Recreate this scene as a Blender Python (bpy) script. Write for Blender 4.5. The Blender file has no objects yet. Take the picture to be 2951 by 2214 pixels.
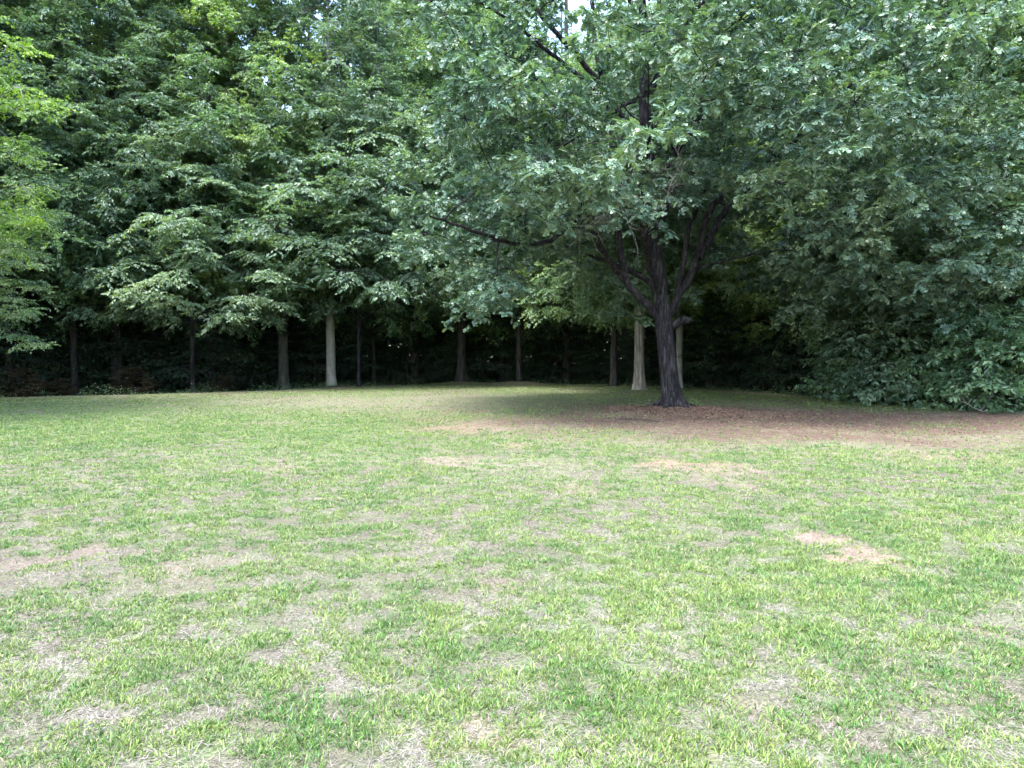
import bpy, math, random
import numpy as np
R_ = math.radians
sc = bpy.context.scene
COL = sc.collection

# ------------------------------------------------------------------ camera, sky, sun, exposure
CAM_H = 1.6
FPX = 740.0            # focal length in pixels of a 1024 px wide picture
HOR = 358.0            # row of the horizon
cam_d = bpy.data.cameras.new("camera"); cam = bpy.data.objects.new("camera", cam_d); COL.objects.link(cam)
cam_d.sensor_width = 36.0; cam_d.lens = 36.0 * FPX / 1024.0
cam_d.clip_start = 0.05; cam_d.clip_end = 1500
cam.location = (0, 0, CAM_H)
cam.rotation_euler = (R_(90) - math.atan((384 - HOR) / FPX), 0, 0)
sc.camera = cam

SUN_EL, SUN_AZ = 63.0, -148.0      # azimuth measured from +Y (view direction) towards +X
w = bpy.data.worlds.new("World"); sc.world = w; w.use_nodes = True
nt = w.node_tree; nt.nodes.clear()
sky = nt.nodes.new('ShaderNodeTexSky'); sky.sky_type = 'NISHITA'; sky.sun_disc = False
sky.sun_elevation = R_(SUN_EL); sky.sun_rotation = R_(SUN_AZ)
sky.dust_density = 2.0; sky.air_density = 1.0; sky.ozone_density = 1.0
bg = nt.nodes.new('ShaderNodeBackground'); bg.inputs['Strength'].default_value = 0.15
wo = nt.nodes.new('ShaderNodeOutputWorld')
nt.links.new(sky.outputs[0], bg.inputs[0]); nt.links.new(bg.outputs[0], wo.inputs[0])

sd = bpy.data.lights.new("sun", 'SUN'); sd.energy = 1.15; sd.angle = R_(22); sd.color = (1.0, 0.99, 0.97)
so = bpy.data.objects.new("sun", sd); COL.objects.link(so)
_ce = math.cos(R_(SUN_EL))
sun_dir = (math.sin(R_(SUN_AZ)) * _ce, math.cos(R_(SUN_AZ)) * _ce, math.sin(R_(SUN_EL)))
from mathutils import Vector
so.rotation_euler = Vector(sun_dir).to_track_quat('Z', 'Y').to_euler()
so.location = (-20, -10, 40)

sc.view_settings.view_transform = 'Standard'; sc.view_settings.look = 'None'
sc.view_settings.exposure = 3.05; sc.view_settings.gamma = 1.0
sc.render.engine = 'CYCLES'
cy = sc.cycles
cy.max_bounces = 6; cy.diffuse_bounces = 4; cy.glossy_bounces = 2; cy.transmission_bounces = 4
cy.caustics_reflective = False; cy.caustics_refractive = False
cy.use_adaptive_sampling = True; cy.adaptive_threshold = 0.02
cy.use_denoising = True

# ------------------------------------------------------------------ helpers
def tag(o, label=None, cat=None, group=None, kind=None):
    if label: o['label'] = label
    if cat: o['category'] = cat
    if group: o['group'] = group
    if kind: o['kind'] = kind
    return o

def empty(name, loc):
    o = bpy.data.objects.new(name, None); o.empty_display_size = 0.3
    COL.objects.link(o); o.location = loc
    return o

def link(name, me, parent=None, mat=None, loc=(0, 0, 0), rz=0.0, scale=None):
    o = bpy.data.objects.new(name, me); COL.objects.link(o)
    o.location = loc; o.rotation_euler = (0, 0, rz)
    if scale is not None: o.scale = scale
    if parent: o.parent = parent
    if mat is not None:
        if len(me.materials) == 0: me.materials.append(mat)
        o.material_slots[0].link = 'OBJECT'; o.material_slots[0].material = mat
    return o

def np_mesh(name, V, F, k=3, tint=None, smooth=False, color=None):
    """V (n,3); F (m,k) all faces with k corners"""
    me = bpy.data.meshes.new(name)
    V = np.ascontiguousarray(V, dtype=np.float32); F = np.ascontiguousarray(F, dtype=np.int32)
    me.vertices.add(len(V)); me.vertices.foreach_set('co', V.ravel())
    me.loops.add(F.size); me.loops.foreach_set('vertex_index', F.ravel())
    me.polygons.add(len(F))
    me.polygons.foreach_set('loop_start', np.arange(0, F.size, k, dtype=np.int32))
    try: me.polygons.foreach_set('loop_total', np.full(len(F), k, dtype=np.int32))
    except Exception: pass
    me.polygons.foreach_set('use_smooth', np.full(len(F), smooth, dtype=bool))
    if tint is not None:
        a = me.attributes.new('tint', 'FLOAT', 'FACE'); a.data.foreach_set('value', np.asarray(tint, dtype=np.float32))
    if color is not None:
        a = me.attributes.new('col', 'FLOAT_COLOR', 'POINT')
        c = np.ones((len(V), 4), dtype=np.float32); c[:, :3] = color
        a.data.foreach_set('color', c.ravel())
    me.update(calc_edges=True)
    return me

def unit(v):
    return v / np.maximum(np.linalg.norm(v, axis=-1, keepdims=True), 1e-9)

class Noise2:
    def __init__(s, seed):
        s.t = np.random.default_rng(seed).random((256, 256))
    def v(s, x, y):
        xi = np.floor(x).astype(int); yi = np.floor(y).astype(int)
        fx = x - xi; fy = y - yi; fx = fx*fx*(3-2*fx); fy = fy*fy*(3-2*fy)
        a = s.t[xi & 255, yi & 255]; b = s.t[(xi+1) & 255, yi & 255]
        c = s.t[xi & 255, (yi+1) & 255]; d = s.t[(xi+1) & 255, (yi+1) & 255]
        return (a*(1-fx)+b*fx)*(1-fy)+(c*(1-fx)+d*fx)*fy
    def f(s, x, y, o=4):
        r = 0; a = 0.5; n = 0
        for _ in range(o):
            r = r + a*s.v(x, y); n += a; x = x*2.03+17.1; y = y*2.03+5.3; a *= 0.5
        return r/n

def tube(poly, rad, sides=6, fl=None):
    """tube round a polyline; returns V, quads. fl(t_index, theta)-> radius factor"""
    P = np.asarray(poly, float); n = len(P); rad = np.asarray(rad, float)
    T = np.gradient(P, axis=0); T = unit(T)
    ref = np.array([1.0, 0, 0]) if abs(T[0][0]) < 0.8 else np.array([0, 1.0, 0])
    U = np.zeros_like(P); u = ref
    for i in range(n):
        u = u - T[i]*np.dot(u, T[i]); u = u/np.linalg.norm(u); U[i] = u
    W = np.cross(T, U)
    th = np.linspace(0, 2*np.pi, sides, endpoint=False)
    rr = rad[:, None]*np.ones((n, sides))
    if fl is not None: rr = rr*fl(np.arange(n)[:, None], th[None, :], P)
    V = P[:, None, :] + rr[..., None]*(np.cos(th)[None, :, None]*U[:, None, :] + np.sin(th)[None, :, None]*W[:, None, :])
    i = np.arange(n-1)[:, None]*sides; j = np.arange(sides)[None, :]; jn = (j+1) % sides
    F = np.stack([i+j, i+jn, i+sides+jn, i+sides+j], -1).reshape(-1, 4)
    return V.reshape(-1, 3), F

def tubes_batch(A, r0, r1, sides=3):
    """A (n,k,3) polylines, r0,r1 (n,)"""
    n, k, _ = A.shape
    T = unit(np.gradient(A, axis=1))
    ref = np.where(np.abs(T[..., 2:3]) < 0.9, np.array([0, 0, 1.0]), np.array([1.0, 0, 0]))
    U = unit(np.cross(T, ref)); W = np.cross(T, U)
    th = np.linspace(0, 2*np.pi, sides, endpoint=False)
    rr = r0[:, None] + (r1-r0)[:, None]*np.linspace(0, 1, k)[None, :]
    V = A[:, :, None, :] + rr[:, :, None, None]*(np.cos(th)[None, None, :, None]*U[:, :, None, :]+np.sin(th)[None, None, :, None]*W[:, :, None, :])
    b = (np.arange(n)*k*sides)[:, None, None]; i = (np.arange(k-1)*sides)[None, :, None]; j = np.arange(sides)[None, None, :]; jn = (j+1) % sides
    F = np.stack([b+i+j, b+i+jn, b+i+sides+jn, b+i+sides+j], -1).reshape(-1, 4)
    return V.reshape(-1, 3), F

def cat_geo(L):
    vs, fs, o = [], [], 0
    for V, F in L:
        vs.append(V); fs.append(F+o); o += len(V)
    return np.concatenate(vs), np.concatenate(fs)

def catmull(P, n=8):
    P = np.asarray(P, float); Q = np.vstack([2*P[0]-P[1], P, 2*P[-1]-P[-2]]); out = []
    for i in range(1, len(Q)-2):
        for t in np.linspace(0, 1, n, endpoint=False):
            a, b, c, d = Q[i-1], Q[i], Q[i+1], Q[i+2]
            out.append(0.5*((2*b)+(-a+c)*t+(2*a-5*b+4*c-d)*t*t+(-a+3*b-3*c+d)*t**3))
    out.append(P[-1]); return np.array(out)

# leaf templates: (side, along, up), triangles
LEAF_SIMPLE = (np.array([[0, 0, 0], [-.27, .45, .07], [0, 1, -.10], [.27, .45, .07]]), np.array([[0, 2, 1], [0, 3, 2]]))
_s = [(0, 0, 0), (0, 1, -.18)]
_l = [(-.34, .34, .03), (-.055, .33, .05), (-.46, .68, -.02), (-.07, .62, .02), (-.26, .96, -.10)]
_lv = _s + _l + [(-a, b, c) for a, b, c in _l]
LEAF_OAK = (np.array(_lv, float), np.array([[0, 3, 2], [3, 5, 4], [5, 1, 6], [0, 1, 5], [0, 5, 3],
                                            [0, 7, 8], [8, 9, 10], [10, 11, 1], [0, 10, 1], [0, 8, 10]]))

def expand_leaves(P, D, N, size, tint, tmpl):
    tv, tf = tmpl
    D = unit(D); S = unit(np.cross(D, N)); N = np.cross(S, D)
    V = P[:, None, :] + size[:, None, None]*(tv[None, :, 0:1]*S[:, None, :]+tv[None, :, 1:2]*D[:, None, :]+tv[None, :, 2:3]*N[:, None, :])
    F = tf[None]+(np.arange(len(P))*len(tv))[:, None, None]
    return V.reshape(-1, 3), F.reshape(-1, 3), np.repeat(tint, len(tf))

def sprays(rng, C, O, cs, nsec=7, ntw=8, nlf=7, twl=0.42, lsize=0.11, flat=0.25, droop=0.35, jit=0.45, tmpl=LEAF_SIMPLE, spread=1.9, rosette=False, tilt=(.0, .0)):
    """clumps of twigs at centres C with outward directions O -> leaf geometry + secondary branch polylines"""
    n = len(C)
    az0 = np.arctan2(O[:, 1], O[:, 0])
    az = az0[:, None] + np.linspace(-spread, spread, nsec)[None, :] + rng.normal(0, .25, (n, nsec))
    L = cs[:, None]*rng.uniform(.6, 1.15, (n, nsec))
    base_el = (np.arcsin(np.clip(O[:, 2], -1, 1))*0.5)[:, None]+rng.normal(tilt[0], tilt[1], (n, 1))
    el = base_el[:, :1] + rng.normal(0.05, flat, (n, nsec))
    k = 5; t = np.linspace(0, 1, k)
    d = np.stack([np.cos(az)*np.cos(el), np.sin(az)*np.cos(el), np.sin(el)], -1)
    A = C[:, None, None, :] + d[:, :, None, :]*(L[..., None, None]*t[None, None, :, None])
    A[..., 2] -= droop*L[..., None]*(t**2)[None, None, :]
    A = A.reshape(-1, k, 3); dl = d.reshape(-1, 3); Ls = L.reshape(-1)
    ns = len(A); tintc = np.repeat(rng.uniform(-.5, .5, n)*.6, nsec)
    # twigs
    tt = (np.arange(ntw)+rng.uniform(0, .8, (ns, ntw)))/ntw*0.85+0.15
    x = tt*(k-1); i0 = np.clip(x.astype(int), 0, k-2); fr = (x-i0)[..., None]
    ar = np.arange(ns)[:, None]
    TP = A[ar, i0]*(1-fr)+A[ar, i0+1]*fr
    side = unit(np.cross(dl, np.array([0, 0, 1.0])))
    sg = np.where(np.arange(ntw) % 2 == 0, 1.0, -1.0)[None, :, None]
    TD = dl[:, None, :]*rng.uniform(.4, 1.0, (ns, ntw, 1)) + side[:, None, :]*sg*rng.uniform(.5, 1.1, (ns, ntw, 1))
    TD[..., 2] += rng.normal(-.12, .22, (ns, ntw)); TD = unit(TD)
    TL = twl*rng.uniform(.6, 1.2, (ns, ntw))*(1.1-.5*tt)
    # leaves
    if rosette: lt = np.clip(rng.uniform(.55, 1.05, (ns, ntw, nlf)), 0, 1)
    else: lt = (np.arange(nlf)[None, None, :]+rng.uniform(0, 1, (ns, ntw, nlf)))/nlf
    P = TP[:, :, None, :] + TD[:, :, None, :]*(TL[..., None]*lt)[..., None]
    P[..., 2] -= (TL[..., None]*lt**2)*.25
    tn = np.cross(np.cross(TD, np.array([0, 0, 1.0])), TD); tn = unit(tn)
    ts = np.cross(TD, tn)
    if rosette:
        a = rng.uniform(0, 2*np.pi, (ns, ntw, nlf)); c_, s_ = np.cos(a)[..., None], np.sin(a)[..., None]
        D = TD[:, :, None, :]*(c_*.9+.35) + ts[:, :, None, :]*s_
        D[..., 2] += rng.normal(-.25, .35, D.shape[:-1])
    else:
        s2 = np.where(np.arange(nlf) % 2 == 0, 1.0, -1.0)[None, None, :, None]
        D = TD[:, :, None, :]*.75 + ts[:, :, None, :]*s2*rng.uniform(.5, 1., P.shape[:-1])[..., None]
        D[..., 2] += rng.normal(-.5, .35, D.shape[:-1])
    N = tn[:, :, None, :] + rng.normal(0, jit, P.shape)
    tint = tintc[:, None, None]+rng.normal(0, .3, P.shape[:-1])
    sz = lsize*rng.uniform(.7, 1.25, P.shape[:-1])
    V, F, T = expand_leaves(P.reshape(-1, 3), D.reshape(-1, 3), N.reshape(-1, 3), sz.reshape(-1), tint.reshape(-1), tmpl)
    return V, F, T, A

def branch_to(rng, skel, srad, C, rise=.45):
    """grow a branch to every clump centre from the nearest trunk, limb or earlier branch point"""
    n0 = len(skel); m = len(C)
    SP = np.zeros((n0+m*5, 3)); SP[:n0] = skel; SRr = np.zeros(n0+m*5); SRr[:n0] = srad; ns = n0
    d0 = np.array([np.min(np.linalg.norm(skel-c, axis=1)) for c in C])
    out = [None]*m; r0 = np.zeros(m); r1 = np.zeros(m)
    for i in np.argsort(d0):
        c = C[i]; Q = SP[:ns]; dv = c-Q; hd = np.hypot(dv[:, 0], dv[:, 1])
        cost = np.linalg.norm(dv, axis=1)+np.clip(rise*hd-dv[:, 2], 0, None)*.9+np.where(np.arange(ns) < n0, 0, .35)
        k = int(np.argmin(cost)); a = Q[k]; ln = np.linalg.norm(c-a)
        mid = a*.5+c*.5; mid[2] += .12*ln; mid[:2] += rng.normal(0, .07, 2)*ln
        t = np.linspace(0, 1, 7)[:, None]
        b = (1-t)**2*a+2*t*(1-t)*mid+t*t*c; b[1:-1] += rng.normal(0, .025, (5, 3))
        out[i] = b; r0[i] = min(SRr[k]*.75, .014+.011*ln+.002*max(0, 6-d0[i])); r1[i] = min(r0[i], .013)
        SP[ns:ns+5] = b[2:]; SRr[ns:ns+5] = np.linspace(r0[i], r1[i], 7)[2:]; ns += 5
    return np.array(out), r0

# ------------------------------------------------------------------ materials
def new_mat(name):
    m = bpy.data.materials.new(name); m.use_nodes = True; t = m.node_tree
    for n in list(t.nodes): t.nodes.remove(n)
    out = t.nodes.new('ShaderNodeOutputMaterial')
    return m, t, out

def leaf_mat(name, dark, mid, light, transl=.3, rough=.45, spec=.5, thr=.25):
    m, t, out = new_mat(name); N = t.nodes.new; L = t.links.new
    at = N('ShaderNodeAttribute'); at.attribute_name = 'tint'
    tc = N('ShaderNodeTexCoord'); nz = N('ShaderNodeTexNoise'); nz.inputs['Scale'].default_value = .55; nz.inputs['Detail'].default_value = 3
    L(tc.outputs['Object'], nz.inputs['Vector'])
    oi = N('ShaderNodeObjectInfo')
    ad = N('ShaderNodeMath'); ad.operation = 'MULTIPLY_ADD'; ad.inputs[1].default_value = .55
    L(at.outputs['Fac'], ad.inputs[0])
    a2 = N('ShaderNodeMath'); a2.operation = 'MULTIPLY_ADD'; a2.inputs[1].default_value = .30; L(oi.outputs['Random'], a2.inputs[0]); L(nz.outputs['Fac'], a2.inputs[2])
    a3 = N('ShaderNodeMath'); a3.operation = 'SUBTRACT'; a3.inputs[1].default_value = .15; L(a2.outputs[0], a3.inputs[0])
    L(a3.outputs[0], ad.inputs[2])
    cr = N('ShaderNodeValToRGB'); e = cr.color_ramp.elements
    e[0].position = .15; e[0].color = (*dark, 1); e[1].position = .9; e[1].color = (*light, 1)
    x = e.new(.5); x.color = (*mid, 1)
    L(ad.outputs[0], cr.inputs[0])
    p = N('ShaderNodeBsdfPrincipled'); L(cr.outputs[0], p.inputs['Base Color'])
    p.inputs['Roughness'].default_value = rough; p.inputs['Specular IOR Level'].default_value = spec
    tr = N('ShaderNodeBsdfTranslucent')
    hs = N('ShaderNodeMixRGB'); hs.blend_type = 'MULTIPLY'; hs.inputs[0].default_value = 1; hs.inputs[2].default_value = (1.5, 1.6, .5, 1)
    L(cr.outputs[0], hs.inputs[1]); L(hs.outputs[0], tr.inputs[0])
    mx = N('ShaderNodeMixShader'); mx.inputs[0].default_value = transl
    L(p.outputs[0], mx.inputs[1]); L(tr.outputs[0], mx.inputs[2]); L(mx.outputs[0], out.inputs[0])
    return m

def bark_mat(name, dark, light, sx=14., sz=2.2, bump=.6, lichen=None, contrast=(.38, .62)):
    m, t, out = new_mat(name); N = t.nodes.new; L = t.links.new
    tc = N('ShaderNodeTexCoord'); mp = N('ShaderNodeMapping'); mp.inputs['Scale'].default_value = (sx, sx, sz)
    L(tc.outputs['Object'], mp.inputs[0])
    nz = N('ShaderNodeTexNoise'); nz.inputs['Scale'].default_value = 1; nz.inputs['Detail'].default_value = 5; nz.inputs['Roughness'].default_value = .6; nz.inputs['Distortion'].default_value = .6
    L(mp.outputs[0], nz.inputs['Vector'])
    cr = N('ShaderNodeValToRGB'); e = cr.color_ramp.elements
    e[0].position = contrast[0]; e[0].color = (*dark, 1); e[1].position = contrast[1]; e[1].color = (*light, 1)
    L(nz.outputs['Fac'], cr.inputs[0])
    colr = cr.outputs[0]
    if lichen:
        n2 = N('ShaderNodeTexNoise'); n2.inputs['Scale'].default_value = 1.6; n2.inputs['Detail'].default_value = 4; L(tc.outputs['Object'], n2.inputs['Vector'])
        r2 = N('ShaderNodeValToRGB'); r2.color_ramp.elements[0].position = .5; r2.color_ramp.elements[1].position = .68; L(n2.outputs['Fac'], r2.inputs[0])
        mx = N('ShaderNodeMixRGB'); L(r2.outputs[0], mx.inputs[0]); L(colr, mx.inputs[1]); mx.inputs[2].default_value = (*lichen, 1); colr = mx.outputs[0]
    p = N('ShaderNodeBsdfPrincipled'); L(colr, p.inputs['Base Color']); p.inputs['Roughness'].default_value = .85; p.inputs['Specular IOR Level'].default_value = .25
    bp = N('ShaderNodeBump'); bp.inputs['Strength'].default_value = bump; bp.inputs['Distance'].default_value = .04
    L(nz.outputs['Fac'], bp.inputs['Height']); L(bp.outputs[0], p.inputs['Normal']); L(p.outputs[0], out.inputs[0])
    return m

def col_mat(name, rough=.8, transl=0., speck=True, spec=.2):
    m, t, out = new_mat(name); N = t.nodes.new; L = t.links.new
    at = N('ShaderNodeAttribute'); at.attribute_name = 'col'
    p = N('ShaderNodeBsdfPrincipled'); p.inputs['Roughness'].default_value = rough; p.inputs['Specular IOR Level'].default_value = spec
    c = at.outputs['Color']
    L(c, p.inputs['Base Color'])
    if transl:
        tr = N('ShaderNodeBsdfTranslucent'); L(c, tr.inputs[0]); mx = N('ShaderNodeMixShader'); mx.inputs[0].default_value = transl
        L(p.outputs[0], mx.inputs[1]); L(tr.outputs[0], mx.inputs[2]); L(mx.outputs[0], out.inputs[0])
    else: L(p.outputs[0], out.inputs[0])
    return m

M_BEECH = leaf_mat('beech_leaf', (.042, .095, .055), (.11, .19, .11), (.23, .32, .16), transl=.42, rough=.45, spec=.6)
M_GREYL = leaf_mat('grey_green_leaf', (.05, .10, .068), (.12, .195, .13), (.23, .31, .20), transl=.40, rough=.45, spec=.6)
M_HAZYL = leaf_mat('hazy_far_leaf', (.07, .125, .09), (.15, .23, .155), (.27, .35, .23), transl=.42, rough=.5, spec=.5)  # leaf colour paled to stand in for haze over the back trees
M_YELLL = leaf_mat('fresh_green_leaf', (.05, .11, .045), (.125, .21, .085), (.25, .34, .13), transl=.42, rough=.42, spec=.7)
M_OAKL = leaf_mat('oak_leaf', (.034, .080, .056), (.080, .150, .105), (.17, .25, .155), transl=.24, rough=.42, spec=.75)
M_MAPLE = leaf_mat('maple_leaf', (.10, .19, .035), (.19, .31, .055), (.32, .43, .09), transl=.35)
M_SHRUB = leaf_mat('shrub_leaf', (.05, .115, .062), (.125, .22, .12), (.25, .36, .18), transl=.36, rough=.38, spec=.8)
M_SHADEL = leaf_mat('shaded_understory_leaf', (.007, .022, .014), (.018, .042, .027), (.045, .08, .045), transl=.2)  # leaf colour itself darkened for the deep shade inside the wood
M_BRUSH = leaf_mat('dry_brush_leaf', (.010, .009, .006), (.020, .017, .011), (.042, .036, .020), transl=.15, rough=.8, spec=.1)
M_OAKB = bark_mat('oak_bark', (.004, .0035, .005), (.050, .044, .046), 15., 2.4, 1.0, contrast=(.47, .66))
M_GREYB = bark_mat('smooth_grey_bark', (.16, .15, .135), (.27, .255, .235), 4., 2., .15, lichen=(.20, .23, .18))
M_TANB = bark_mat('tan_ridged_bark', (.085, .072, .06), (.30, .27, .23), 14., 1.2, .9)
M_DARKB = bark_mat('dark_bark', (.011, .010, .010), (.042, .038, .035), 9., 2., .4)
M_DIMB = bark_mat('dim_grey_bark', (.03, .033, .028), (.075, .075, .064), 6., 2., .3)
M_DEAD = bark_mat('dead_wood', (.12, .108, .10), (.25, .235, .215), 6., 6., .2)
M_GRASS = col_mat('grass_blades', .5, .18, spec=.45)
M_LITTER = col_mat('litter', .9, .0)

# ------------------------------------------------------------------ terrain
EDGE = np.array([(-70, 6), (-34, 20), (-21, 30), (-11.4, 36), (-9, 41), (-6, 45), (5.5, 46), (8.3, 42), (10.2, 37), (13.2, 29.5), (15.2, 23), (17, 17), (22, 8), (34, -4), (80, -20)], float)
def edge_sd(x, y):
    """signed distance to the wood's edge, positive inside the wood"""
    p = np.stack([x, y], -1)[..., None, :]
    a = EDGE[:-1]; b = EDGE[1:]; ab = b-a
    t = np.clip(((p-a)*ab).sum(-1)/(ab*ab).sum(-1), 0, 1)
    d = np.sqrt((((a+ab*t[..., None])-p)**2).sum(-1)).min(-1)
    inside = y > np.interp(x, EDGE[:, 0], EDGE[:, 1])
    return np.where(inside, d, -d)
NA, NB, NC = Noise2(1), Noise2(2), Noise2(3)
OAK = (4.95, 23.0)
MOUNDS = [(OAK[0], OAK[1], .10, 1.5), (5.85, 34.2, .12, .9), (-10.2, 42.2, .12, 1.6), (.4, 45.2, .22, 1.6), (5.3, 38.3, .12, .9), (8.1, 37.2, .10, .8), (-3.1, 45.2, .2, 1.5)]
def gz(x, y):
    x = np.asarray(x, float); y = np.asarray(y, float)
    s = edge_sd(x, y)
    z = .05*(NA.f(x*.13+9, y*.13+3, 3)-.5)*2
    z = z*np.clip(np.hypot(x, y)/6, 0, 1)
    u = np.clip((s+.5), 0, None); z = z-np.minimum(.07*u*np.clip(u/3, 0, 1), 2.6)
    for mx, my, h, r in MOUNDS: z = z+h*np.exp(-((x-mx)**2+(y-my)**2)/(r*r))
    return z
def gz1(x, y): return float(gz(np.array([x]), np.array([y]))[0])

# bare and dry patches (x, y, rx, ry, angle, strength): where the photo has bare red or sandy soil
def px(u, v, W=2212.): # photo position (2212 px wide view) of flat ground -> metres
    u = u*1024/W; v = v*1024/W
    d = CAM_H*FPX/(v-HOR); return ((u-512)/FPX*d, d)
SOIL = []
for (u, v, ru, rv, s) in [(965, 995, 66, 10, .75), (1110, 964, 28, 7, .8), (1450, 1003, 75, 18, .8), (1560, 1020, 90, 26, .6), (1020, 925, 130, 9, .8), (1240, 1055, 55, 14, .45),
                          (1780, 1165, 60, 14, .9), (1880, 1195, 80, 20, 1.), (1960, 1222, 30, 8, .6), (2150, 1365, 48, 16, .8), (175, 1185, 60, 16, .6), (330, 1195, 50, 10, .45), (60, 1215, 60, 16, .4), (2010, 985, 120, 14, .5),
                          (1640, 1560, 55, 60, .55), (1100, 1590, 110, 40, .45), (430, 1240, 160, 40, .35), (1080, 1260, 80, 26, .4), (620, 1005, 70, 14, .45), (2080, 1130, 120, 22, .4), (1540, 1640, 40, 30, .4), (1790, 1590, 40, 30, .3)]:
    x0, y0 = px(u, v); xa, _ = px(u+ru, v); _, yb = px(u, v-rv); _, yc = px(u, v+rv)
    SOIL.append((x0, y0, abs(xa-x0), (yb-yc)/2, s))
def bare(x, y):
    n = (NB.f(x*1.9, y*1.9, 5)-.5)*1.5+(NA.v(x*9, y*9)-.5)*.5; m = np.zeros_like(x)
    for x0, y0, rx, ry, s in SOIL:
        q = np.sqrt(((x-x0)/rx)**2+((y-y0)/ry)**2)+n*1.1
        m = np.maximum(m, s*np.clip((1.3-q)/.6, 0, 1))
    return m
def shade_soil(x, y):
    """thin, worn ground below the oak and along the wood; its brown also carries oak shade"""
    n = (NB.f(x*.5+40, y*.5+11, 4)-.5)
    q = np.sqrt(((x-OAK[0]-1.6)/10.4)**2+((y-OAK[1]+5.0)/6.3)**2)+n*1.5
    a = np.clip((1.35-q)/.85, 0, 1)
    q2 = np.sqrt(((x-14.)/4.)**2+((y-20.3)/2.2)**2)+n
    a = np.maximum(a, np.clip((1.2-q2)/.4, 0, 1))
    q3 = np.sqrt(((x+2.5)/7.5)**2+((y-27.5)/5.5)**2)+n*1.2
    a = np.maximum(a, .62*np.clip((1.2-q3)/.5, 0, 1))
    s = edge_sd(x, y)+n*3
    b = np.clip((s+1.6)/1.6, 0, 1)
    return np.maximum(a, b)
def greenness(x, y):
    g = NC.f(x*.33+5, y*.33+9, 3)*.25+NC.f(x*1.1+31, y*1.1+2, 3)*.2+NC.f(x*5.3+31, y*5.3+2, 3)*.55
    g = np.clip((g-.36)/.24, 0, 1)*.8+.1
    # the straw coloured stretch on the left and between the camera and the oak; greener right foreground
    dry = np.exp(-(((x+3.6)/3.2)**2+((y-5.6)/1.6)**2))*.32+np.exp(-(((x-1.)/5.)**2+((y-9.)/2.)**2))*.25
    rich = np.exp(-(((x-1.6)/2.2)**2+((y-4.9)/1.6)**2))*.35+np.exp(-(((x+9)/7.)**2+((y-18)/4.)**2))*.5+np.exp(-(((x-4)/1.8)**2+((y-7.5)/1.5)**2))*.3
    return np.clip(g-dry+rich, 0, 1)

def nonuni(lo, a, b, hi, fine, ratio=1.18):
    mid = np.arange(a, b+fine/2, fine); l = []; x = a; s = fine
    while x > lo: s *= ratio; x -= s; l.append(x)
    r = []; x = mid[-1]; s = fine
    while x < hi: s *= ratio; x += s; r.append(x)
    return np.array(l[::-1]+list(mid)+r)
gx = nonuni(-400, -24, 20, 400, .10); gy = nonuni(-150, 1.8, 47, 500, .10)
X, Y = np.meshgrid(gx, gy, indexing='ij')
Z = np.zeros_like(X)
for i in range(0, len(gx), 40): Z[i:i+40] = gz(X[i:i+40], Y[i:i+40])
fx, fy = X.ravel(), Y.ravel()
SS = np.concatenate([shade_soil(fx[i:i+40000], fy[i:i+40000]) for i in range(0, len(fx), 40000)])
BR = bare(fx, fy); GR = greenness(fx, fy)
GREEN = np.array([.12, .215, .050]); STRAW = np.array([.17, .145, .11]); CLAY = np.array([.225, .158, .115]); PALE = np.array([.19, .15, .12]); BROWN = np.array([.125, .078, .066]); OLIVE = np.array([.19, .175, .125])
def lerp(a, b, t): return a*(1-t[:, None])+b*t[:, None]
gc = lerp(np.tile(STRAW*.95, (len(fx), 1)), GREEN, np.clip(GR*.65+.0, 0, 1))
gc = gc*.76  # turf base darkened for the shade among the blades and thatch
gc = lerp(gc, lerp(np.tile(PALE, (len(fx), 1)), CLAY, np.clip(NB.f(fx*.7, fy*.7, 3)*2.4-.6, 0, 1)), BR)
gc = lerp(gc, lerp(np.tile(OLIVE, (len(fx), 1)), BROWN, np.clip(1.65-np.hypot((fx-OAK[0]-1.6)/9., (fy-OAK[1]+4.2)/4.8)+(NB.f(fx*.8, fy*.8, 3)-.5)*1.6, 0, 1)), SS*.85*(1-BR*.5))  # red-brown earth, its colour deepened for the shade under the oak
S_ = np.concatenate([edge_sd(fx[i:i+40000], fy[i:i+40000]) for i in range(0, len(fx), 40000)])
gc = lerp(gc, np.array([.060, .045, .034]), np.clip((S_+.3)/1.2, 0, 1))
nx, ny = len(gx), len(gy)
ii = (np.arange(nx-1)[:, None]*ny+np.arange(ny-1)[None, :])
GF = np.stack([ii, ii+ny, ii+ny+1, ii+1], -1).reshape(-1, 4)
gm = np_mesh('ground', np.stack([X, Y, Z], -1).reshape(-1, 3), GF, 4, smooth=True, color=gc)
mg, t, out = new_mat('soil_and_turf'); N = t.nodes.new; L = t.links.new
at = N('ShaderNodeAttribute'); at.attribute_name = 'col'
tc = N('ShaderNodeTexCoord')
n1 = N('ShaderNodeTexNoise'); n1.inputs['Scale'].default_value = 45; n1.inputs['Detail'].default_value = 6; n1.inputs['Roughness'].default_value = .7; L(tc.outputs['Object'], n1.inputs['Vector'])
n2 = N('ShaderNodeTexNoise'); n2.inputs['Scale'].default_value = 5; n2.inputs['Detail'].default_value = 5; n2.inputs['Roughness'].default_value = .65; L(tc.outputs['Object'], n2.inputs['Vector'])
r1 = N('ShaderNodeMapRange'); r1.inputs[1].default_value = .3; r1.inputs[2].default_value = .7; r1.inputs[3].default_value = .12; r1.inputs[4].default_value = 1.8; L(n1.outputs['Fac'], r1.inputs[0])  # straw and soil speckle; its dark end paints tiny shadows in the gaps
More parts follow.
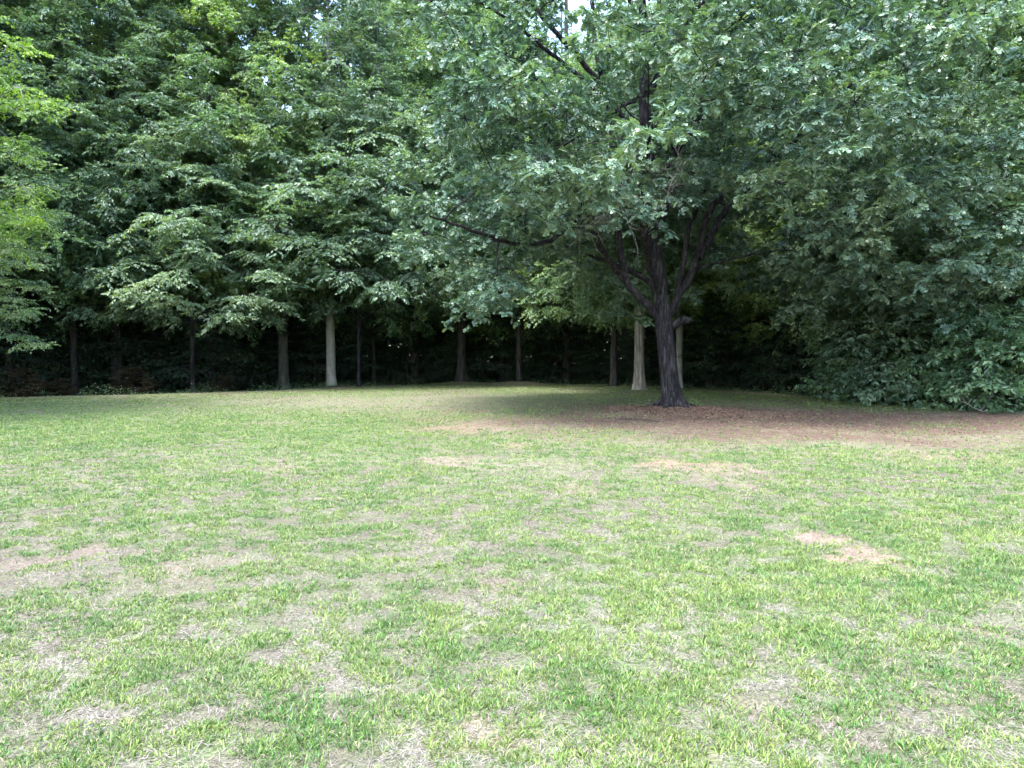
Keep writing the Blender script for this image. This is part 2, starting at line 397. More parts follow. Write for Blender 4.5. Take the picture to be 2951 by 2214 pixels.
r2 = N('ShaderNodeMapRange'); r2.inputs[1].default_value = .35; r2.inputs[2].default_value = .65; r2.inputs[3].default_value = .75; r2.inputs[4].default_value = 1.2; L(n2.outputs['Fac'], r2.inputs[0])
mu = N('ShaderNodeMath'); mu.operation = 'MULTIPLY'; L(r1.outputs[0], mu.inputs[0]); L(r2.outputs[0], mu.inputs[1])
mc = N('ShaderNodeMixRGB'); mc.blend_type = 'MULTIPLY'; mc.inputs[0].default_value = 1; L(at.outputs['Color'], mc.inputs[1]); L(mu.outputs[0], mc.inputs[2])
p = N('ShaderNodeBsdfPrincipled'); p.inputs['Roughness'].default_value = .95; p.inputs['Specular IOR Level'].default_value = .1; L(mc.outputs[0], p.inputs['Base Color'])
bp = N('ShaderNodeBump'); bp.inputs['Strength'].default_value = .7; bp.inputs['Distance'].default_value = .03; L(n1.outputs['Fac'], bp.inputs['Height']); L(bp.outputs[0], p.inputs['Normal']); L(p.outputs[0], out.inputs[0])
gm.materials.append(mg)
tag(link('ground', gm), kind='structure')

# ------------------------------------------------------------------ grass (stuff): green tufts and dry straw
def wedge(rng, n, d0, d1, pw):
    """points in the wedge seen by the camera; density falls with distance"""
    u = rng.random(n); k = 2-pw
    d = (d0**k+u*(d1**k-d0**k))**(1/k)
    x = (rng.random(n)*2-1)*(d*.74+1.2)
    return x, d
def blades(rng, n, d0, d1, pw, per, length, width, segs, straw=False, fade_in=0):
    x, y = wedge(rng, n, d0, d1, pw)
    s = edge_sd(x, y); b = bare(x, y); g = greenness(x, y); sh = shade_soil(x, y)
    fine = NA.f(x*3.1, y*3.1, 3)
    if straw: keep = rng.random(n) < np.clip(1.1-g*.5, .25, 1)*(1-b*.75)*(1-sh*.85)
    else: keep = rng.random(n) < np.clip(g*.62+.32+(fine-.5)*1.0+(NB.v(x*7.3, y*7.3)-.5)*2.2, .05, 1)*(1-b*.9)*(1-sh*.93)
    keep &= (s < -.1)
    fo = .45*(d1-d0) if d1 < 40 else 0; fi = fade_in
    pk = np.ones(n)
    if fo: pk *= np.clip((d1-y)/fo, 0, 1)
    if fi: pk *= np.clip((y-d0)/fi, 0, 1)
    keep &= rng.random(n) < pk
    x, y, g, sh = x[keep], y[keep], g[keep], sh[keep]; nt_ = len(x)
    tl = rng.uniform(.65, 1.35, nt_)*(.75+.5*g)
    tcol = np.clip(NC.f(x*2.7+80, y*2.7+60, 2)*1.1-.05+rng.normal(0, .28, nt_), 0, 1)
    x = np.repeat(x, per); y = np.repeat(y, per); tl = np.repeat(tl, per); tcol = np.repeat(tcol, per)
    m = len(x); az = rng.uniform(0, 2*np.pi, m); dist = np.hypot(x, y)
    off = rng.random(m)*.014*(1 if not straw else 2)*(1+dist*.06)
    x = x+np.cos(az)*off; y = y+np.sin(az)*off
    z = gz(x, y) if m < 400000 else np.concatenate([gz(x[i:i+200000], y[i:i+200000]) for i in range(0, m, 200000)])
    if straw: az = rng.uniform(0, 2*np.pi, m)
    lean = rng.uniform(.25, 1.4, m) if not straw else rng.uniform(1.25, 1.53, m)
    Ln = length*tl*rng.uniform(.5, 1.2, m); sc_ = (1+np.clip(dist-6, 0, None)*.05)
    Wd = width*rng.uniform(.7, 1.3, m)*sc_
    D = np.stack([np.cos(az)*np.sin(lean), np.sin(az)*np.sin(lean), np.cos(lean)], -1)
    fa = rng.uniform(0, np.pi, m) if not straw else az+np.pi/2
    S = np.stack([np.cos(fa), np.sin(fa), np.zeros(m)], -1)
    B = np.stack([x, y, z-.003+(.006 if straw else 0)*rng.random(m)], -1)
    W = Wd[:, None]/2; l = Ln[:, None]
    if segs == 2:
        m1 = B+D*l*.55; D2 = unit(D+np.array([0, 0, -.55])*rng.uniform(.2, 1.3, (m, 1))+0*D); tp = m1+D2*l*.5
        V = np.stack([B-S*W, B+S*W, m1+S*W*.9, m1-S*W*.9, tp], 1); T = np.array([[0, 1, 2], [0, 2, 3], [3, 2, 4]])
    else:
        V = np.stack([B-S*W, B+S*W, B+D*l], 1); T = np.array([[0, 1, 2]])
    k = V.shape[1]
    F = (T[None]+(np.arange(m)*k)[:, None, None]).reshape(-1, 3)
    if straw:
        c = lerp(np.tile([.175, .15, .11], (m, 1)), np.array([.30, .275, .235]), tcol)*rng.uniform(.45, 1.2, (m, 1))
    else:
        c = lerp(np.tile([.056, .146, .024], (m, 1)), np.array([.175, .238, .050]), np.clip(tcol*1.2-.1, 0, 1))*rng.uniform(.4, 1.5, (m, 1))
        yel = rng.random(m) < .07; c[yel] = np.array([.33, .30, .15])*rng.uniform(.8, 1.15, (yel.sum(), 1))
        blu = rng.random(m) < .06; c[blu] = np.array([.11, .17, .10])
    c = np.repeat(c, k, axis=0)
    return V.reshape(-1, 3), F, c
rg = np.random.default_rng(11)
parts = [blades(rg, 120000, 2.2, 9.5, .8, 11, .034, .0040, 2), blades(rg, 9000, 2.2, 12, .9, 7, .034, .009, 2), blades(rg, 200000, 6, 22, 1.0, 7, .043, .0072, 1, fade_in=3.5), blades(rg, 130000, 14.8, 46, 1.1, 4, .038, .011, 1, fade_in=7)]
sparts = [blades(rg, 150000, 2.2, 9.5, .8, 4, .045, .0034, 1, True), blades(rg, 130000, 6, 24, 1.0, 3, .055, .0055, 1, True, 3.5), blades(rg, 50000, 16, 46, 1.1, 2, .08, .010, 1, True, 8)]
def joinc(ps):
    vs, fs, cs, o = [], [], [], 0
    for V, F, c in ps: vs.append(V); fs.append(F+o); cs.append(c); o += len(V)
    return np.concatenate(vs), np.concatenate(fs), np.concatenate(cs)
V, F, c = joinc(parts); me = np_mesh('grass', V, F, 3, color=c); me.materials.append(M_GRASS)
tag(link('grass', me), 'short patchy green grass growing in tufts across the clearing', 'grass', kind='stuff')
V, F, c = joinc(sparts); me = np_mesh('dry_thatch', V, F, 3, color=c); me.materials.append(M_LITTER)
tag(link('dry_thatch', me), 'pale dry straw and cut grass lying flat between the green tufts', 'dry grass', kind='stuff')

# fallen leaves below the oak and along the wood
def litter(rng, n):
    a = rng.uniform(0, 2*np.pi, n); r = np.abs(rng.normal(0, 1, n))
    k = rng.random(n)
    x = OAK[0]+np.where(k < .35, np.cos(a)*(.4+r*.9), 1.2+np.cos(a)*r*5.5); y = OAK[1]+np.where(k < .35, np.sin(a)*(.4+r*.8), -2.6+np.sin(a)*r*3.5)
    q = k > .62; x[q] = rng.uniform(-14, 14, q.sum()); y[q] = rng.uniform(26, 46, q.sum())
    ok = (y > 6) & (rng.random(n) < np.where(q, np.clip((edge_sd(x, y)+4)/4, .03, 1), 1)); x, y = x[ok], y[ok]; n = len(x)
    P = np.stack([x, y, gz(x, y)+.008+rng.random(n)*.012], -1)
    az = rng.uniform(0, 2*np.pi, n); D = np.stack([np.cos(az), np.sin(az), rng.normal(0, .25, n)], -1)
    Nn = np.array([0, 0, 1.])+rng.normal(0, .3, (n, 3))
    V, F, _ = expand_leaves(P, D, Nn, rng.uniform(.035, .08, n), np.zeros(n), LEAF_SIMPLE)
    c = lerp(np.tile([.13, .075, .055], (n, 1)), np.array([.22, .15, .11]), rng.random(n))*rng.uniform(.5, 1.2, (n, 1))
    return V, F, np.repeat(c, 4, axis=0)
V, F, c = litter(rg, 42000); me = np_mesh('leaf_litter', V, F, 3, color=c); me.materials.append(M_LITTER)
tag(link('leaf_litter', me), 'reddish brown fallen leaves scattered below the big oak and along the wood', 'fallen leaves', kind='stuff')

# ------------------------------------------------------------------ the big oak
def px_oak(u, v, dy=0.):
    """local (x, z) of the oak's limb as measured on the photo at the oak's distance + dy"""
    d = OAK[1]+dy; uu = u*1024/2212; vv = v*1024/2212
    return np.array([(uu-512)/FPX*d-OAK[0], dy, CAM_H+(HOR-vv)/FPX*d])
def build_oak():
    rng = np.random.default_rng(5)
    base = (OAK[0], OAK[1], gz1(*OAK)-.02)
    root = empty('oak_tree', base)
    tag(root, 'big spreading oak with dark furrowed trunk standing alone on the lawn', 'tree')
    def lz(p): p = np.array(p, float); p[2] -= base[2]; return p
    P = lambda u, v, dy=0: lz(px_oak(u, v, dy))
    skel, srad, tubes = [], [], []
    nb = Noise2(8)
    def flute(i, th, Pp):
        z = Pp[:, 2][:, None]
        f = np.exp(-np.clip(z, 0, None)/.32)
        lob = .22*np.cos(th*5+1.1)+.14*np.cos(th*3+.4)+.10*np.cos(th*8+2.)
        n = (nb.f(th*2.2+50+0*z, z*2.4+30+0*th, 4)-.5)*.20
        ridg = (nb.v(th*7+9+0*z, z*3.3+0*th)-.5)*.07
        return 1+f*(.42+1.0*lob)+n+ridg
    tr = catmull([P(1453, 893), P(1450, 860), P(1444, 800), P(1438, 740), P(1432, 690), P(1425, 630), P(1419, 570), P(1410, 510, .2), P(1402, 450, .4), P(1398, 380, .5), P(1394, 300, .6), P(1388, 200, .8), P(1386, 90, 1.), P(1380, -60, 1.2), P(1384, -220, 1.), P(1390, -330, 1.)], 7)
    tr[:, 2] = np.maximum(tr[:, 2], -.2+0*tr[:, 2])
    zz = tr[:, 2]
    rad = np.interp(zz, [-.3, .5, 1.5, 3, 3.5, 5, 7, 9, 12, 15, 18], [.30, .285, .265, .26, .235, .20, .23, .19, .13, .08, .03])
    tubes.append(tube(tr, rad, 48, flute)); skel.append(tr[zz > 3.2]); srad.append(rad[zz > 3.2])
    limbs = [
        ([P(1432, 700), P(1408, 668, -.1), P(1380, 642, -.2), P(1345, 600, -.3), P(1322, 575, -.5), P(1290, 520, -.9), P(1262, 455, -1.4), P(1225, 380, -2.), P(1150, 290, -2.7)], .135, .035),
        ([P(1350, 606, -.3), P(1338, 540, .2), P(1325, 450, .6), P(1318, 380, .7), P(1308, 290, .6), P(1302, 210, .5), P(1284, 110, .4), P(1275, 0, .3), P(1268, -130, .2)], .12, .05),
        ([P(1306, 255, .55), P(1340, 238, .6), P(1378, 215, .9), P(1430, 150, 1.4)], .07, .03),
        ([P(1302, 215, .5), P(1240, 165, 0), P(1170, 110, -.6), P(1110, 60, -1.2), P(1040, 20, -1.8)], .07, .03),
        ([P(1262, 455, -1.4), P(1200, 515, -1.8), P(1120, 530, -2.4), P(1020, 500, -3.4), P(930, 470, -4.2)], .075, .025),
        ([P(1437, 700), P(1462, 645, .2), P(1492, 590, .3), P(1508, 540, .1), P(1525, 470, -.1), P(1580, 400, -.4), P(1640, 372, -.8), P(1690, 330, -1.2), P(1760, 250, -2.), P(1830, 190, -2.8)], .125, .03),
        ([P(1505, 560, .2), P(1540, 500, .9), P(1575, 440, 1.4), P(1640, 385, 2.), P(1730, 300, 3.), P(1800, 220, 4.)], .12, .04),
        ([P(1462, 640, .3), P(1475, 560, 1.2), P(1490, 480, 2.), P(1530, 380, 3.), P(1560, 250, 4.2), P(1580, 120, 5.)], .10, .03),
        ([P(1440, 712), P(1475, 692, -.1), P(1484, 692, -.25), P(1492, 690, -.3)], .13, .06),
        ([P(1424, 640), P(1400, 560, -1.2), P(1385, 470, -2.6), P(1390, 380, -4.), P(1400, 290, -5.4)], .11, .04),
        ([P(1425, 620), P(1330, 575, 1.5), P(1240, 540, 3.), P(1120, 500, 5.)], .10, .03),
        ([P(1410, 520, .2), P(1440, 440, 2.), P(1450, 350, 4.), P(1440, 250, 6.)], .10, .03),
        ([P(1400, 440, .4), P(1460, 330, -.5), P(1560, 220, -1.4), P(1650, 165, -2.), P(1760, 120, -3.)], .10, .03),
        ([P(1396, 350, .5), P(1300, 200, -1.), P(1180, 60, -2.4), P(1080, -60, -3.4)], .10, .03),
        ([P(1390, 230, .8), P(1480, 60, 1.6), P(1600, -80, 2.4)], .09, .03),
        ([P(1386, 120, 1.), P(1330, -60, 0), P(1260, -200, -1.)], .08, .03),
    ]
    for pts, r0, r1 in limbs:
        c = catmull(pts, 6); c[1:-1] += rng.normal(0, .022, (len(c)-2, 3)); t_ = np.linspace(0, 1, len(c)); r = r0*(1-t_)**.8+r1*t_
        tubes.append(tube(c, r, 12)); k = len(c)//4; skel.append(c[k:]); srad.append(r[k:])
    # roots
    for a in [.1, 1.15, 2.2, 3.05, 4.2, 5.3]:
        d = np.array([math.cos(a), math.sin(a)]); l = rng.uniform(.6, .85)
        q = catmull([(*(d*.22), .28), (*(d*.45), .10), (*(d*.72), .0), (*(d*l+rng.normal(0, .08, 2)), -.10)], 6)
        tubes.append(tube(q, np.linspace(.11, .03, len(q)), 10))
    SK = np.concatenate(skel); SR = np.concatenate(srad)
    # clump targets
    hull_z = [2.9, 3.5, 4.5, 6.5, 9, 12, 15, 17.5, 19.5]; hull_r = [5.5, 7.8, 8.8, 9.5, 9.4, 8.4, 6.6, 4.2, .5]
    T = []; tries = 0
    while len(T) < 560 and tries < 60000:
        tries += 1
        z = rng.uniform(2.9, 19.3) if rng.random() > .45 else rng.uniform(3.0, 9.5)
        a = rng.uniform(0, 2*np.pi); R = np.interp(z, hull_z, hull_r)*(.9 if math.cos(a) < -.2 else 1.)*(1+.12*math.sin(3*a+1)+.12*math.sin(5*a+z*.8)+.06*math.sin(9*a-z*1.7))
        f = rng.uniform(0, 1)**.45; r = R*f*rng.uniform(.93, 1.03)
        x, y = math.cos(a)*r, math.sin(a)*r*.95
        if z < 5.5 and r < 3.2: continue
        if abs(x) < 2.4 and z < 5.6 and y < 2.5: continue
        uu = 512+FPX*(x+OAK[0])/(y+OAK[1]); vv = HOR-FPX*(z-CAM_H)/(y+OAK[1])
        if 540 < uu < 600 and vv < 75 and rng.random() > .34: continue      # thin places in the crown
        if 775 < uu < 890 and 70 < vv < 130 and rng.random() > .45: continue
        if -5 < x < -1 and z < 5.2: continue
        if 1 < x < 4.5 and z < 4.8: continue
        if 596 < uu < 705 and 215 < vv < 400 and y < 2.5: continue
        if z > 9 and rng.random() > .8: continue
        if z < 4.2 and r < 5: continue
        if y < .5 and abs(x+.3) < 1.9 and z < 7.2 and rng.random() > .4: continue
        if y < 0 and z < 4.1 and -3.5 < x < 5 and rng.random() > .1: continue
        if y < -1 and -3.6 < x < .6 and 4.6 < z < 7.6 and rng.random() > .4: continue
        p_ = np.array([x, y, z])
        if T and np.min(((np.array(T)-p_)*np.array([1, 1, 1.5])**1)**2 @ np.ones(3)) < .72: continue
        T.append(p_)
    C = np.array(T); O = C-np.array([0, 0, 6.5]); O[:, 2] *= .5; O = unit(O)
    B, r0 = branch_to(rng, SK, SR, C, .35)
    V1, F1 = tubes_batch(B, np.minimum(r0, .045), np.full(len(B), .012), 5)
    V, F, tn, A = sprays(rng, C, O, np.full(len(C), 1.0), nsec=7, ntw=5, nlf=6, twl=.36, lsize=.205, flat=.38, droop=.32, jit=.5, tmpl=LEAF_OAK, rosette=True, spread=2.2)
    V2, F2 = tubes_batch(A, np.full(len(A), .011), np.full(len(A), .004), 3)
    tv, tf = cat_geo(tubes)
    link('trunk', np_mesh('oak_trunk', tv, tf, 4, smooth=True), root, M_OAKB)
    bv, bf = cat_geo([(V1, F1), (V2, F2)])
    link('branches', np_mesh('oak_branches', bv, bf, 4), root, M_OAKB)
    link('crown', np_mesh('oak_leaves', V, F, 3, tint=tn), root, M_OAKL)
    # dead bare twigs in front of the trunk
    dl = []
    def dead(p, d, l, r, lev):
        n = 6; pts = [p]; dd = d
        for i in range(n):
            dd = unit(dd+rng.normal(0, .16, 3)+np.array([0, 0, .03])); pts.append(pts[-1]+dd*l/n)
        pts = np.array(pts); dl.append(tube(pts, np.linspace(r, r*.45, n+1), 5))
        if lev > 0:
            for i in range(2, n+1):
                for _ in range(1 if lev == 1 else 2):
                    if rng.random() < .85: dead(pts[i], unit(dd*.6+rng.normal(0, .6, 3)), l*rng.uniform(.4, .7), r*.68, lev-1)
    for (a, b, dy) in [((1395, 445), (1290, 470), -3.), ((1400, 440), (1300, 380), -3.2), ((1400, 460), (1235, 430), -3.4), ((1420, 450), (1500, 400), -2.8), ((1350, 470), (1230, 400), -3.4)]:
        p0 = P(a[0], a[1], dy); p1 = P(b[0], b[1], dy-.3); dead(p0, unit(p1-p0), np.linalg.norm(p1-p0)*1.15, .009, 2)
    dead(P(1412, 500, .2), unit(P(1395, 445, -2.2)-P(1412, 500, .2)), 2.2, .02, 1)
    dv, df = cat_geo(dl)
    link('dead_twigs', np_mesh('oak_dead_twigs', dv, df, 4), root, M_DEAD)['label'] = 'bare pale dead twigs hanging in front of the oak trunk'
    return root
build_oak()

# ------------------------------------------------------------------ trees of the wood
def crown_arch(seed, H, Rc, h0, ncl, cs=1.15, lsize=.15, nsec=7, ntw=7, nlf=7, flat=.42, droop=.30, low=0.35, tilt=(.12, .3)):
    rng = np.random.default_rng(seed)
    zt = np.linspace(0, H, 40); sk = np.stack([0*zt, 0*zt, zt], -1); sr = np.linspace(.2, .03, 40)
    T = []; tries = 0; lob = rng.uniform(0, 6.28, 3)
    while len(T) < ncl and tries < ncl*60:
        tries += 1
        u = rng.random(); z = h0+(H-h0)*(u if rng.random() > low else u*.45)
        t_ = (z-h0)/(H-h0); R = Rc*math.sqrt(max(0.02, 1-((t_-.28)/.735)**2))
        a = rng.uniform(0, 2*np.pi); R *= 1+.16*math.sin(3*a+lob[0]+z*.3)+.12*math.sin(5*a+lob[1]-z*.5)
        r = R*rng.uniform(.10, 1)**.7
        p_ = np.array([math.cos(a)*r, math.sin(a)*r, z+.04*r])
        if T and np.min((((np.array(T)-p_)*np.array([1, 1, 1.7]))**2).sum(1)) < (.72*cs)**2: continue
        T.append(p_)
    C = np.array(T); O = C-np.array([0, 0, h0+(H-h0)*.35]); O[:, 2] *= .35; O = unit(O)
    C = C.copy(); C[:, 2] -= .0
    B, r0 = branch_to(rng, sk, sr, C, .38)
    V1, F1 = tubes_batch(B, np.minimum(r0, .07), np.full(len(B), .012), 4)
    V, F, tn, A = sprays(rng, C, O, np.full(len(C), cs), nsec=nsec, ntw=ntw, nlf=nlf, twl=.45*cs, lsize=lsize, flat=flat, droop=droop, jit=.7, tilt=tilt)
    V2, F2 = tubes_batch(A, np.full(len(A), .010), np.full(len(A), .004), 3)
    bv, bf = cat_geo([(V1, F1), (V2, F2)])
    return (np_mesh('branch_mesh', bv, bf, 4), np_mesh('leaf_mesh', V, F, 3, tint=tn), H)

EDGE_ARCH = [crown_arch(21, 23, 6.4, 4.8, 430), crown_arch(22, 25, 6.8, 5.6, 620, cs=.95, flat=.6, nsec=6, ntw=6, lsize=.16, tilt=(.1, .5)), crown_arch(23, 21, 6.0, 4.3, 400), crown_arch(24, 24, 5.6, 6.4, 560, cs=.95, flat=.6, nsec=6, ntw=6, lsize=.145, tilt=(.1, .5)), crown_arch(25, 12.5, 5.2, 3.7, 180, cs=1.2, flat=.22, lsize=.16, tilt=(-.05, .2))]
TALL_ARCH = [crown_arch(31, 34, 6.2, 6.0, 420, cs=1.5, lsize=.21, low=.1), crown_arch(32, 36, 5.6, 4.0, 420, cs=1.5, lsize=.21, low=.1)]
SAP_ARCH = [crown_arch(41, 8, 3.4, .9, 95, cs=1.0, lsize=.10, flat=.12, droop=.2, tilt=(0, .08)), crown_arch(42, 6.5, 3.0, .6, 80, cs=.95, lsize=.10, flat=.12, droop=.2, tilt=(0, .08))]
BUSH_ARCH = [crown_arch(51, 5.6, 2.5, .3, 95, cs=.95, lsize=.165, ntw=6, nlf=6, flat=.3, droop=.3, tilt=(0, .25)), crown_arch(52, 3.6, 2.2, .15, 75, cs=.75, lsize=.15, ntw=6, nlf=6, flat=.3, droop=.35)]

def trunk_mesh(rng, H, r, flare=.5, lean=(0, 0), sides=20, nz_=.06):
    nb = Noise2(int(rng.integers(1, 9999)))
    n = 44; tt = np.linspace(0, 1, n)**1.5; z = tt*H*.97-.35
    wob = np.cumsum(rng.normal(0, .012, (n, 2)), axis=0)*np.clip(z, 0, 8)[:, None]/8
    Pp = np.stack([wob[:, 0]+lean[0]*z/H, wob[:, 1]+lean[1]*z/H, z], -1)
    rad = r*(1-.93*np.clip(z/H, 0, 1))**.8
    ph = rng.uniform(0, 6.28)
    def fl(i, th, P3):
        zz = P3[:, 2][:, None]; f = np.exp(-np.clip(zz, 0, None)/.38)
        return 1+f*flare*(.8+.7*np.cos(th*4+ph)+.35*np.cos(th*7+1))+(nb.f(th*2+30, zz*.9+20+0*th, 3)-.5)*nz_*2+.04*np.cos(th*6+zz*.4)
    V, F = tube(Pp, np.maximum(rad, .02), sides, fl)
    return np_mesh('trunk_mesh', V, F, 4, smooth=True)

rt = np.random.default_rng(77)
def plant(name, label, cat, x, y, arch, r, bark, leaf, group=None, scale=1., flare=.5, zscale=1., rz=None, tm=None, lean=(0, 0)):
    b, l, H = arch
    z = gz1(x, y)
    root = empty(name, (x, y, z)); tag(root, label, cat, group)
    s = (scale, scale, scale*zscale); rz = rt.uniform(0, 6.28) if rz is None else rz
    if tm is None: tm = trunk_mesh(rt, H*s[2], r, flare, lean)
    link('trunk', tm, root, bark)
    link('branches', b, root, bark if bark is not M_TANB else M_GREYB, rz=rz, scale=s)
    link('crown', l, root, leaf, rz=rz, scale=s)
    return root
def at_px(u, d):   # column in the 2212 px view, distance
    return ((u*1024/2212-512)/FPX*d, d)
E = EDGE_ARCH
G1 = 'grey trunked trees along the edge of the wood'
FR = [  # u, d, arch, radius, bark, leaf, scale, flare, label, name
    (715, 42, E[3], .27, M_GREYB, M_GREYL, 1.0, .35, 'tree with the palest smooth grey trunk, left of the middle of the clearing', 'beech_tree'),
    (613, 42.0, E[1], .29, M_DIMB, M_BEECH, 1.0, .4, 'tree with a dim greenish grey trunk just left of the palest trunk', 'beech_tree'),
    (808, 45.5, E[2], .11, M_DARKB, M_BEECH, .85, .3, 'thin dark trunked tree just right of the palest grey trunk', 'young_tree'),
    (997, 45.3, E[0], .27, M_DARKB, M_BEECH, .95, .6, 'tree with dark flared trunk base at the middle of the far edge', 'beech_tree'),
    (1121, 45, E[3], .16, M_DARKB, M_YELLL, .85, .3, 'slender purplish grey trunk on a pale litter mound at the far edge', 'beech_tree'),
    (1326, 38.5, E[2], .19, M_DARKB, M_BEECH, .85, .3, 'straight dark trunked tree left of the tan ridged trunk', 'beech_tree'),
    (1381, 34.3, E[3], .235, M_TANB, M_GREYL, .72, .45, 'tree with tan deeply ridged trunk just left of the big oak', 'cedar_tree'),
    (1466, 37.2, E[1], .18, M_GREYB, M_YELLL, .75, .5, 'pale blotched trunk half hidden right behind the big oak', 'beech_tree'),
    (253, 38.5, E[1], .28, M_DARKB, M_GREYL, 1.0, .4, 'large dim trunked tree behind low sprays at the left of the wood', 'beech_tree'),
    (160, 36.5, E[3], .18, M_DARKB, M_BEECH, .9, .3, 'slim trunked tree near the left edge of the wood', 'beech_tree'),
    (455, 40.5, E[1], .22, M_DARKB, M_YELLL, .97, .3, 'broad fresh green tree rising behind the low bright sprays on the left', 'beech_tree'),
    (20, 35, E[2], .20, M_DARKB, M_BEECH, .95, .4, 'leafy tree above the brown brush pile in the left corner', 'beech_tree'),
    (415, 37.2, E[4], .13, M_OAKB, M_GREYL, 1.0, .3, 'low spreading tree with bright sprays hanging over the left of the lawn', 'young_tree'),
    (775, 40.6, E[4], .11, M_OAKB, M_GREYL, 1.25, .3, 'low spreading tree with pale sprays in front of the palest trunk', 'young_tree'),
    (1660, 39.5, E[2], .20, M_DARKB, M_BEECH, .7, .4, 'leafy tree right of the oak over the dark gap in the wood', 'beech_tree'),
    (1790, 36.5, E[0], .22, M_DARKB, M_YELLL, .7, .4, 'leafy tree rising behind the vine covered trunk', 'beech_tree'),
    (1975, 31.5, E[1], .24, M_DARKB, M_SHRUB, .85, .4, 'dense dark green tree above the bushes on the right', 'broadleaf_tree'),
    (2140, 27.5, E[2], .22, M_DARKB, M_SHRUB, .85, .4, 'dense leafy tree at the right end of the bushes', 'broadleaf_tree'),
]
for u, d, arch, r, bk, lf, s, fl, lab, nm in FR:
    x, y = at_px(u, d); plant(nm, lab, 'tree', x, y, arch, r, bk, lf, scale=s, flare=fl)
# right, beyond the frame but its crown reaches in
plant('broadleaf_tree', 'dark green tree whose crown fills the right edge of the picture', 'tree', 20.6, 20.5, E[0], .25, M_DARKB, M_SHRUB, scale=.9)
# left: yellow green maple reaching in from outside
plant('maple_tree', 'bright yellow green maple reaching in at the left edge', 'tree', -18.6, 18.8, crown_arch(61, 17, 5.4, 3.9, 300, cs=1.05, lsize=.12, flat=.3), .22, M_GREYB, M_MAPLE)
plant('beech_tree', 'tree with thin flat level sprays below the yellow green maple', 'tree', -22.2, 25.2, crown_arch(62, 12, 5.4, 2.0, 190, cs=1.1, lsize=.11, flat=.08, droop=.12, tilt=(0, .06)), .15, M_DARKB, M_BEECH)

# deeper ranks
GR_ = 'tall trees standing deep in the wood'
TT = [trunk_mesh(rt, 34, .28, .4), trunk_mesh(rt, 34, .22, .4)]
k = 0
for d, step in ((50, 6.2), (59, 7.0), (70, 8.0)):
    W = d*.72+9; x = -W
    while x < W:
        xx = x+rt.uniform(-1.8, 1.8); dd = d+rt.uniform(-2.5, 2.5)
        if edge_sd(np.array([xx]), np.array([dd]))[0] > 2.5:
            s = rt.uniform(.74, .92) if d < 55 else rt.uniform(.78, .98)
            if .06 < xx/dd < .55: s *= .8
            if -.62 < xx/dd < -.22: s *= .80
            plant('forest_tree', 'tall dark trunked tree deep in the wood behind the edge trees', 'tree', xx, dd, TALL_ARCH[k % 2], .2, M_DARKB, (M_HAZYL, M_GREYL, M_HAZYL, M_YELLL)[k % 4], group=GR_, scale=s, tm=TT[k % 2]); k += 1
        x += step
# flanks of the wood outside the frame keep the light out
for (x, y) in [(-27, 31), (-33, 27), (-28, 40), (-36, 36), (21, 27), (25, 21), (23, 34), (28, 28), (17, 33), (15.5, 41), (20, 41), (-20, 44), (-27, 48), (12, 45)]:
    plant('forest_tree', 'tall dark trunked tree deep in the wood behind the edge trees', 'tree', x, y, TALL_ARCH[k % 2], .2, M_DARKB, M_BEECH, group=GR_, scale=.8, tm=TT[k % 2]); k += 1

# understory saplings
GS = 'dim layered saplings in the shade of the wood'
sap = [(-24.5, 34.5), (-23, 40), (-17.5, 41.5), (-16, 46), (-21.5, 41), (-17, 42), (-12, 45), (-7, 49), (-2, 50), (3, 50), (8.5, 47), (12, 42), (12.8, 38), (15.5, 36), (6, 51), (-25, 36), (-10, 52), (10, 53), (16, 46), (-15, 50), (0, 56), (-5, 58), (5, 58), (20, 52), (-22, 52), (-30, 56), (27, 56), (13, 58), (-13, 60)]
st = trunk_mesh(rt, 8, .06, .2, sides=8)
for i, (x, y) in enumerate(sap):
    plant('sapling', 'dim layered sapling in the shade under the tall trees', 'sapling', x, y, SAP_ARCH[i % 2], .06, M_DARKB, M_SHADEL, group=GS, scale=rt.uniform(.8, 1.2), tm=st)

# bushes on the right edge, the vine covered trunk, brush in the left corner
def bush(name, lab, u, d, i, sc_, leaf, zs=1., bark=None, cat='bush'):
    x, y = at_px(u, d)
    b, l, H = BUSH_ARCH[i]
    root = empty(name, (x, y, gz1(x, y))); tag(root, lab, cat)
    rz = rt.uniform(0, 6.28); s = (sc_, sc_, sc_*zs)
    link('stems', b, root, bark or M_DARKB, rz=rz, scale=s); link('foliage', l, root, leaf, rz=rz, scale=s)
for a in [
    ('bush', 'bright leaved bush beside the foot of the vine covered trunk', 1915, 28.6, 0, .95, M_SHRUB),
    ('bush', 'tall bush with pale level sprays left of the right corner', 1985, 26.8, 0, 1.05, M_GREYL),
    ('bush', 'lower bush above the fallen forked branch', 2065, 25.0, 1, .85, M_SHRUB),
    ('bush', 'leafy broad bush at the right edge of the picture', 2190, 23.2, 0, 1.05, M_SHRUB),
    ('bush', 'shaded bush set back between the bushes on the right', 2010, 31., 0, 1.1, M_SHRUB)]: bush(*a)
for a in [
    ('dry_brush', 'brown heap of dry leafy brush in the left corner of the lawn', 45, 31.3, 1, .40, M_BRUSH, .75),
    ('dry_brush', 'second brown heap of dry brush right of the corner heap', 130, 32.3, 1, .28, M_BRUSH, .7),
    ('dry_brush', 'dark purplish brush below the large dim trunk', 285, 34.6, 1, .42, M_BRUSH, .8),
    ('dry_brush', 'small dark brush pile right of the purplish brush', 480, 36.6, 1, .28, M_BRUSH, .8)]: bush(*a, cat='brush pile')

